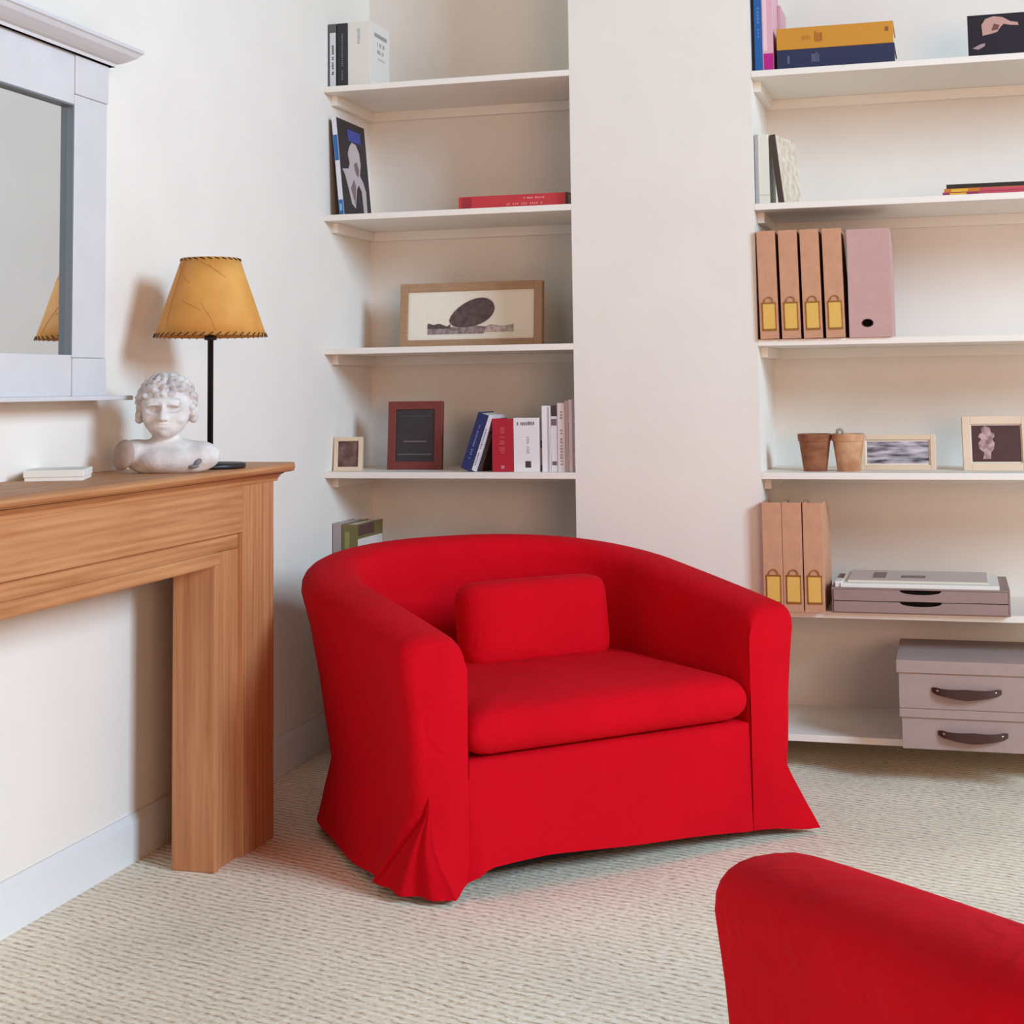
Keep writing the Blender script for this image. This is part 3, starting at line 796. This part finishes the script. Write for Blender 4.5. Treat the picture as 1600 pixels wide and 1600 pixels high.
z = RS[1]
book('book', 'cream white book at the left end of the second right shelf', 'book', (1.206, 0.022, z), 0.036, 0.16, 0.184, (226, 222, 206), marks=[('s', (168, 166, 164), .0, .26, .0, 1), ('s', (206, 200, 184), .3, 1, .12, .14)])
bk = book('book', 'dark brown spined book with pale patterned cover leaning left', 'book', (1.2640, 0.022, z+0.0005), 0.016, 0.16, 0.182, (72, 58, 46), (0, R(-6.5), R(-13)),
     marks=())
new_obj('front_cover', BX(0.0158, 0.0168, 0.002, 0.1595, 0.001, 0.181), mat('patterned_cover', (226, 214, 194), 0.7, rgb2=(202, 178, 156), nscale=46), bk)
MG = 'magazines lying on the second right shelf'
for k, (c1, off, th, lb) in enumerate((((150, 46, 84), 0.0, 0.009, 'pink and yellow magazine, lowest of the flat pile on the second right shelf'),
                                  ((206, 120, 40), 0.004, 0.010, 'orange-spined magazine in the middle of the flat pile, second right shelf'),
                                  ((36, 28, 28), 0.010, 0.011, 'black magazine topmost of the flat pile on the second right shelf'))):
    zz = z+sum((0.009, 0.010, 0.011)[:k])
    b_ = book('magazine', lb, 'magazine', (1.676+off, 0.025+0.003*k, zz+th), th, 0.21, 0.29, c1, (0, R(90), 0), group=MG,
         marks=[('s', (226, 176, 50), .15, .9, .06, .20), ('s', (200, 70, 90), .15, .9, .3, .8)] if k < 2 else ())

# magazine files
M_kraft = mat('kraft_board', (206, 152, 118), 0.8, noise=0.10, nscale=40, bump=0.05)
M_label = mat('label_card', (226, 180, 88), 0.6)
M_brass = mat('brass_clip', (176, 128, 62), 0.35, metal=0.6)
def mag_file(label, loc, w, h, d=0.245, rotz=0, curved=False, tilt=0, group=None):
    t = thing('magazine_file', label, 'file box', loc, (0, tilt, rotz), group)
    th = 0.0024
    bm = bmesh.new()
    box(bm, 0, w, 0, th, 0, h, 0.0008)
    if curved:
        side = [(th, 0), (d, 0), (d, h*0.62)]+[(d*0.45+d*0.55*cos(a), h*0.62+h*0.38*sin(a)) for a in [pi/2*i/8 for i in range(1, 9)]]+[(th, h)]
    else:
        side = [(th, 0), (d, 0), (d, h*0.45), (d*0.42, h), (th, h)]
    prism(bm, side, 'x', 0, th); prism(bm, side, 'x', w-th, w)
    box(bm, th, w-th, th, d, 0, th); box(bm, th, w-th, d-th, d, th, h*(0.62 if curved else 0.45))
    new_obj('body', bm, M_kraft, t)
    new_obj('contents', BX(th+.001, w-th-.001, 0.012, d-th-.004, th, h*0.42), M_pages, t)
    # label holder with card and little pull
    lw0, lw1 = w*0.16, w*0.90
    bm = bmesh.new()
    z0, z1 = h*0.085, h*0.325
    for a, b, c, e in ((lw0, lw0+.002, z0, z1), (lw1-.002, lw1, z0, z1), (lw0, lw1, z0-.003, z0+.002), (lw0, lw1, z1-.001, z1+.003)):
        box(bm, a, b, -0.0022, 0.0, c, e)
    hd = new_obj('label_holder', bm, M_brass, t)
    new_obj('label_card', BX(lw0+.002, lw1-.002, -0.0012, 0.0002, z0+.002, z1-.001), M_label, hd)
    bm = bmesh.new()
    tube(bm, [(w*.53+w*.24*cos(a), -0.0022, z1+.004+0.012*sin(a)) for a in [pi*i/10 for i in range(11)]], 0.0012, 6)
    new_obj('pull', bm, M_brass, hd)
    return t
z = RS[2]
fxs = (1.2125, 1.2680, 1.3230, 1.3790)
for k, (x, lb) in enumerate(zip(fxs, ('leftmost of four tan magazine files, next to the pier, third right shelf',
                                      'second tan magazine file from the pier on the third right shelf',
                                      'third tan magazine file from the pier on the third right shelf',
                                      'fourth tan magazine file, touching the mauve box file'))):
    mag_file(lb, (x, -0.012, z+0.0004), 0.0475, 0.279, group='tan magazine files on the third right shelf', tilt=R(-0.9))
M_mauve = mat('mauve_board', (200, 160, 152), 0.8, noise=0.06, nscale=30)
bf = thing('box_file', 'mauve box file with a dark oval finger hole on the third right shelf', 'file box', (1.4365, -0.008, z))
bw, bh = 0.106, 0.275
bm = bmesh.new()
hx, hz, ra, rb = 0.046, 0.036, 0.0135, 0.0095
# front panel with an oval opening
outer = []; inner = []
for k in range(32):
    a = 2*pi*k/32; inner.append((hx+ra*cos(a), hz+rb*sin(a)))
    ca, sa = cos(a), sin(a)
    tx = ((bw-hx) if ca > 0 else hx)/abs(ca) if abs(ca) > 1e-6 else 1e9
    tz = ((bh-hz) if sa > 0 else hz)/abs(sa) if abs(sa) > 1e-6 else 1e9
    s_ = min(tx, tz); outer.append((hx+s_*ca, hz+s_*sa))
for rows_ in ([[(p[0], 0, p[1]) for p in outer], [(p[0], 0, p[1]) for p in inner], [(p[0], 0.003, p[1]) for p in inner]],):
    grid(bm, rows_, closed=True)
for cx_, cz_, i in ((bw, bh, 0), (0, bh, 0), (0, 0, 0), (bw, 0, 0)):
    pass
box(bm, 0, 0.003, 0.0005, 0.25, 0, bh); box(bm, bw-.003, bw, 0.0005, 0.25, 0, bh); box(bm, .003, bw-.003, 0.0005, 0.25, 0, .003)
box(bm, .003, bw-.003, 0.0005, 0.25, bh-.003, bh); box(bm, .003, bw-.003, .247, .25, .003, bh-.003)
box(bm, .003, bw-.003, 0.0003, 0.0028, bh*.25, bh-.003); box(bm, 0.07, bw-.003, .0003, .0028, .003, bh*.25); box(bm, .003, 0.024, .0003, .0028, .003, bh*.25)
new_obj('body', bm, M_mauve, bf)
new_obj('contents', BX(.006, bw-.006, .02, .24, .003, bh*.8), M_dark, bf)
bm = bmesh.new(); tube(bm, [(hx+ra*cos(2*pi*k/24), -0.0004, hz+rb*sin(2*pi*k/24)) for k in range(25)], 0.0012, 6, False)
new_obj('eyelet', bm, mat('dark_eyelet', (60, 34, 34), 0.4), bf)

z = RS[4]
for x, lb in ((1.2060, 'tan rounded magazine file nearest the pier, behind the chair arm'), (1.2560, 'middle one of three tan rounded magazine files on the fifth right shelf'), (1.3080, 'tan rounded magazine file touching the drawer tray')):
    mag_file(lb, (x, -0.030, z), 0.0490, 0.272, d=0.25, curved=True, group='rounded tan magazine files on the fifth right shelf')

# ------------------------------------------------------------------ pictures on the shelves
M_oakf = mat('pale_oak', (176, 138, 104), 0.5, noise=0.15, nscale=8, stretch=(3, 3, 20))
M_birch = mat('pale_birch', (226, 200, 172), 0.5, noise=0.08, nscale=10)
M_redwood = mat('red_brown_wood', (126, 52, 44), 0.45, noise=0.2, nscale=9, stretch=(6, 6, 30))
M_mount = mat('ivory_mount', (238, 228, 210), 0.8)
M_paper = mat('print_paper', (226, 214, 204), 0.8)
t, p = picture('picture_frame', 'wide oak-framed drawing of a dark rounded stone, alone on its shelf', 'picture', (0.365, 0.190, LS[2]), 0.425, 0.188, 0.024, M_oakf, M_mount, 0.060, M_mount, depth=0.026, rot=(R(-5), 0, 0))
pts = []
for k in range(40):
    a = 2*pi*k/40; ca, sa = cos(a), sin(a)
    rx = 0.070; rz = 0.038
    x_, z_ = rx*ca, rz*sa
    z_ *= 0.80+0.34*(ca+1)/2
    rr = R(20)
    pts.append((0.004+x_*cos(rr)-z_*sin(rr), 0.098+x_*sin(rr)+z_*cos(rr)))
M_sketch = mat('sketch_stone', (104, 84, 82), 0.8, rgb2=(78, 60, 60), nscale=60)
M_sketch2 = mat('sketch_ground', (168, 146, 142), 0.8, rgb2=(118, 98, 98), nscale=90)
flat(p, 'ground_drawing', [(-.128, .040), (.040, .040), (.046, .060), (.0, .064), (-.06, .060), (-.128, .062)], 0.0050, M_sketch2)
M_sketch3 = mat('sketch_pale', (206, 186, 176), 0.8, rgb2=(160, 138, 134), nscale=90)
flat(p, 'ground_drawing', [(.042, .044), (.128, .044), (.128, .066), (.100, .060), (.060, .066), (.046, .060)], 0.0050, M_sketch3)
flat(p, 'stone_drawing', pts, 0.0046, M_sketch)
flat(p, 'twig_drawing', [(-.128, .066), (-.126, .072), (-.110, .067), (-.094, .071), (-.070, .062), (-.060, .068), (-.060, .056), (-.128, .056)], 0.0044, M_sketch)

M_snap = mat('small_snapshot', (86, 54, 48), 0.5, rgb2=(126, 96, 90), nscale=34)
picture('picture_frame', 'tiny pale-framed snapshot at the left end of the shelf with books', 'picture', (0.0455, 0.055, LS[3]), 0.082, 0.096, 0.012, M_birch, M_snap, depth=0.018, rot=(R(-9), 0, R(10)))
M_slate = mat('slate_print', (54, 46, 48), 0.4, noise=0.15, nscale=30)
t, p = picture('picture_frame', 'red-brown framed dark print with two thin pale lines on the left alcove shelf', 'picture', (0.2165, 0.130, LS[3]), 0.160, 0.193, 0.023, M_redwood, M_slate, depth=0.018, rot=(R(-6), 0, R(3)))
flat(p, 'line_print', [(-.034, .078), (.032, .078), (.032, .0815), (-.034, .0815)], 0.0050, (112, 104, 108))
flat(p, 'line_print', [(-.050, .042), (.048, .042), (.048, .045), (-.050, .045)], 0.0050, (96, 98, 94))
flat(p, 'line_print', [(-.050, .150), (.044, .150), (.044, .152), (-.050, .152)], 0.0050, (76, 70, 74))
M_abstract = mat('abstract_photo', (206, 198, 204), 0.4, rgb2=(46, 38, 50), nscale=1.0, stretch=(14, 20, 90))
picture('picture_frame', 'wide pale-framed abstract black and white photograph behind the pots', 'picture', (1.5410, 0.135, RS[3]), 0.190, 0.092, 0.0135, M_birch, M_abstract, 0.004, M_mount, depth=0.016, rot=(R(-8), 0, 0))
M_darkphoto = mat('dark_photo', (62, 34, 38), 0.4, noise=0.2, nscale=20)
t, p = picture('picture_frame', 'square pale-framed dark photograph of a carved totem at the right frame edge', 'picture', (1.7860, 0.110, RS[3]), 0.165, 0.138, 0.020, M_birch, M_darkphoto, 0.003, M_mount, depth=0.024, rot=(R(-7), 0, R(4)))
M_totem = mat('totem_print', (196, 160, 160), 0.5, rgb2=(126, 92, 94), nscale=60)
flat(p, 'totem_print', [(-.034, .030), (-.030, .046), (-.042, .056), (-.044, .070), (-.036, .080), (-.044, .086), (-.040, .094), (-.034, .096), (-.036, .108), (-.026, .114), (-.014, .108), (-.012, .098), (-.004, .094), (-.004, .086), (-.010, .080), (-.004, .070), (-.006, .056), (-.014, .046), (-.014, .030)], 0.0050, M_totem)

# ------------------------------------------------------------------ pots
def pot(label, loc, rt_, rb_, h, mt, sq=False):
    t = thing('flower_pot', label, 'pot', loc)
    bm = bmesh.new()
    lathe(bm, [(rb_, 0), (rb_+(rt_-rb_)*.80, h*.80), (rt_*1.0, h*.81), (rt_*1.03, h*.97), (rt_*1.0, h), (rt_*.90, h), (rt_*.86, h*.86), (rb_*.8, h*.12)], 32)
    new_obj('body', bm, mt, t, False)
    bm = bmesh.new(); lathe(bm, [(rt_*.84, h*.78), (rt_*.80, h*.83)], 24)
    new_obj('soil', bm, M_dark, t)
    return t
M_terra = mat('weathered_terracotta', (158, 100, 66), 0.85, rgb2=(124, 72, 46), nscale=24, bump=0.3, bscale=70, stretch=(1, 1, 2.4))
M_terra2 = mat('limed_terracotta', (210, 164, 124), 0.85, rgb2=(172, 116, 76), nscale=20, bump=0.3, bscale=70)
pot('weathered brown flower pot, left one of the pair', (1.3340, 0.085, RS[3]), 0.0425, 0.030, 0.096, M_terra)
pt = pot('paler limewashed flower pot, right one of the pair', (1.4195, 0.080, RS[3]), 0.0415, 0.029, 0.096, M_terra2)
bm = bmesh.new(); tube(bm, [(-0.028, 0.0, 0.090), (-0.027, 0.0, 0.104), (-0.020, 0.0, 0.108), (-0.013, 0, 0.104), (-0.012, 0, 0.090)], 0.004, 8)  # small grey tab looped up at the pot rim
new_obj('rim_tab', bm, mat('grey_tab', (170, 160, 150), 0.6), pt, True)

# ------------------------------------------------------------------ drawer tray with papers
z = RS[4]
M_tray = mat('grey_board', (156, 130, 122), 0.7, noise=0.05, nscale=30)
tr = thing('drawer_tray', 'flat two-drawer paper tray in grey board on the fifth right shelf', 'drawer unit', (1.587, -0.025, z))
tw, thh, td = 0.213, 0.062, 0.30
bm = bmesh.new()
box(bm, -tw, tw, 0.006, td, 0, .003); box(bm, -tw, tw, 0.004, td, thh-.003, thh); box(bm, -tw, -tw+.004, 0.004, td, .003, thh-.003)
box(bm, tw-.004, tw, 0.004, td, .003, thh-.003); box(bm, -tw+.004, tw-.004, td-.003, td, .003, thh-.003)
new_obj('case', bm, M_tray, tr)
for z0, z1 in ((0.0035, 0.0295), (0.0315, 0.0585)):
    bm = bmesh.new()
    pts = [(-tw+.005, z0), (tw-.005, z0), (tw-.005, z1)]
    for k in range(13):
        a = pi*k/12; pts.append((0.002+0.050*cos(a), z1-0.0105*sin(a)**0.8))
    pts.append((-tw+.005, z1))
    prism(bm, pts, 'y', 0.0, 0.004)
    box(bm, -tw+.008, tw-.008, 0.004, td-.01, z0, z0+.003)
    dr = new_obj('drawer', bm, M_tray, tr)
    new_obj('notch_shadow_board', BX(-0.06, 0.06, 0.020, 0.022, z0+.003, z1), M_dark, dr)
ppz = z+thh
sheet = thing('paper_stack', 'pad of white paper lying on the drawer tray under the brochure', 'paper', (1.586, -0.012, ppz))
new_obj('sheets', BX(-0.190, 0.190, 0, 0.25, 0, 0.010, 0.0008), M_card, sheet)
br = thing('brochure', 'pale grey brochure with two dark pictures on top of the paper pad', 'magazine', (1.590, 0.02, ppz+0.010))
new_obj('pages', BX(-0.178, 0.160, 0, 0.215, 0, 0.004), M_pages, br)
cv = new_obj('cover', BX(-0.178, 0.160, 0, 0.215, 0.004, 0.0048), cmat((204, 190, 184)), br)
new_obj('cover_print', box(BX(-0.120, -0.088, 0.05, 0.17, 0.0047, 0.0053), -0.050, 0.010, 0.06, 0.11, 0.0047, 0.0053), cmat((132, 112, 108)), cv)
ps = tag(new_obj('paper_scrap', BX(1.382, 1.400, -0.008, 0.06, ppz, ppz+0.014, 0.001), M_card), 'folded white slip at the left end of the drawer tray top', 'paper')

# ------------------------------------------------------------------ lidded boxes
M_greybox = mat('grey_paper_board', (172, 148, 140), 0.75, noise=0.05, nscale=40)
M_leather = mat('dark_leather', (66, 36, 30), 0.45)
M_stud = mat('steel_stud', (190, 180, 176), 0.25, metal=1.0)
def lidded_box(label, loc, w, d, hb, hl, handle_x):
    t = thing('storage_box', label, 'box', loc, group='lidded boxes on the lowest right shelf')
    new_obj('body', BX(0, w, 0, d, 0, hb, 0.0012), M_greybox, t)
    new_obj('lid', BX(-0.005, w+0.005, -0.005, d+.005, hb-hl*0.0+0.0005, hb+hl, 0.0015), M_greybox, t)
    bm = bmesh.new(); N = 16; rows = []
    hz = hb*0.55
    for i in range(N+1):
        u = -1+2*i/N; x = handle_x+0.080*u
        yo = -0.003-0.018*(1-u**4); zo = hz-0.007*(1-u*u)
        hw = 0.0085 if abs(u) > .7 else 0.0085+0.0045*(1-abs(u)/.7)
        if abs(u) > .97: hw *= .6
        rows.append([(x, yo, zo-hw), (x, yo, zo+hw), (x, yo+0.003, zo+hw), (x, yo+0.003, zo-hw)])
    V = grid(bm, rows, closed=True); bm.faces.new(V[0]); bm.faces.new(V[-1])
    hd = new_obj('handle', bm, M_leather, t)
    for s_ in (-1, 1):
        bm = bmesh.new(); ell(bm, (handle_x+s_*0.066, -0.0105, hz), (0.0042, 0.003, 0.0034), sub=2)
        new_obj('stud', bm, M_stud, hd, True)
    return t
lidded_box('grey lidded box with leather handle, lower one of two stacked under the shelves', (1.537, -0.095, RS[5]), 0.36, 0.32, 0.074, 0.021, 0.164)
lidded_box('grey lidded box with leather handle, stacked on top of another', (1.5325, -0.097, RS[5]+0.0955), 0.36, 0.32, 0.084, 0.030, 0.157)
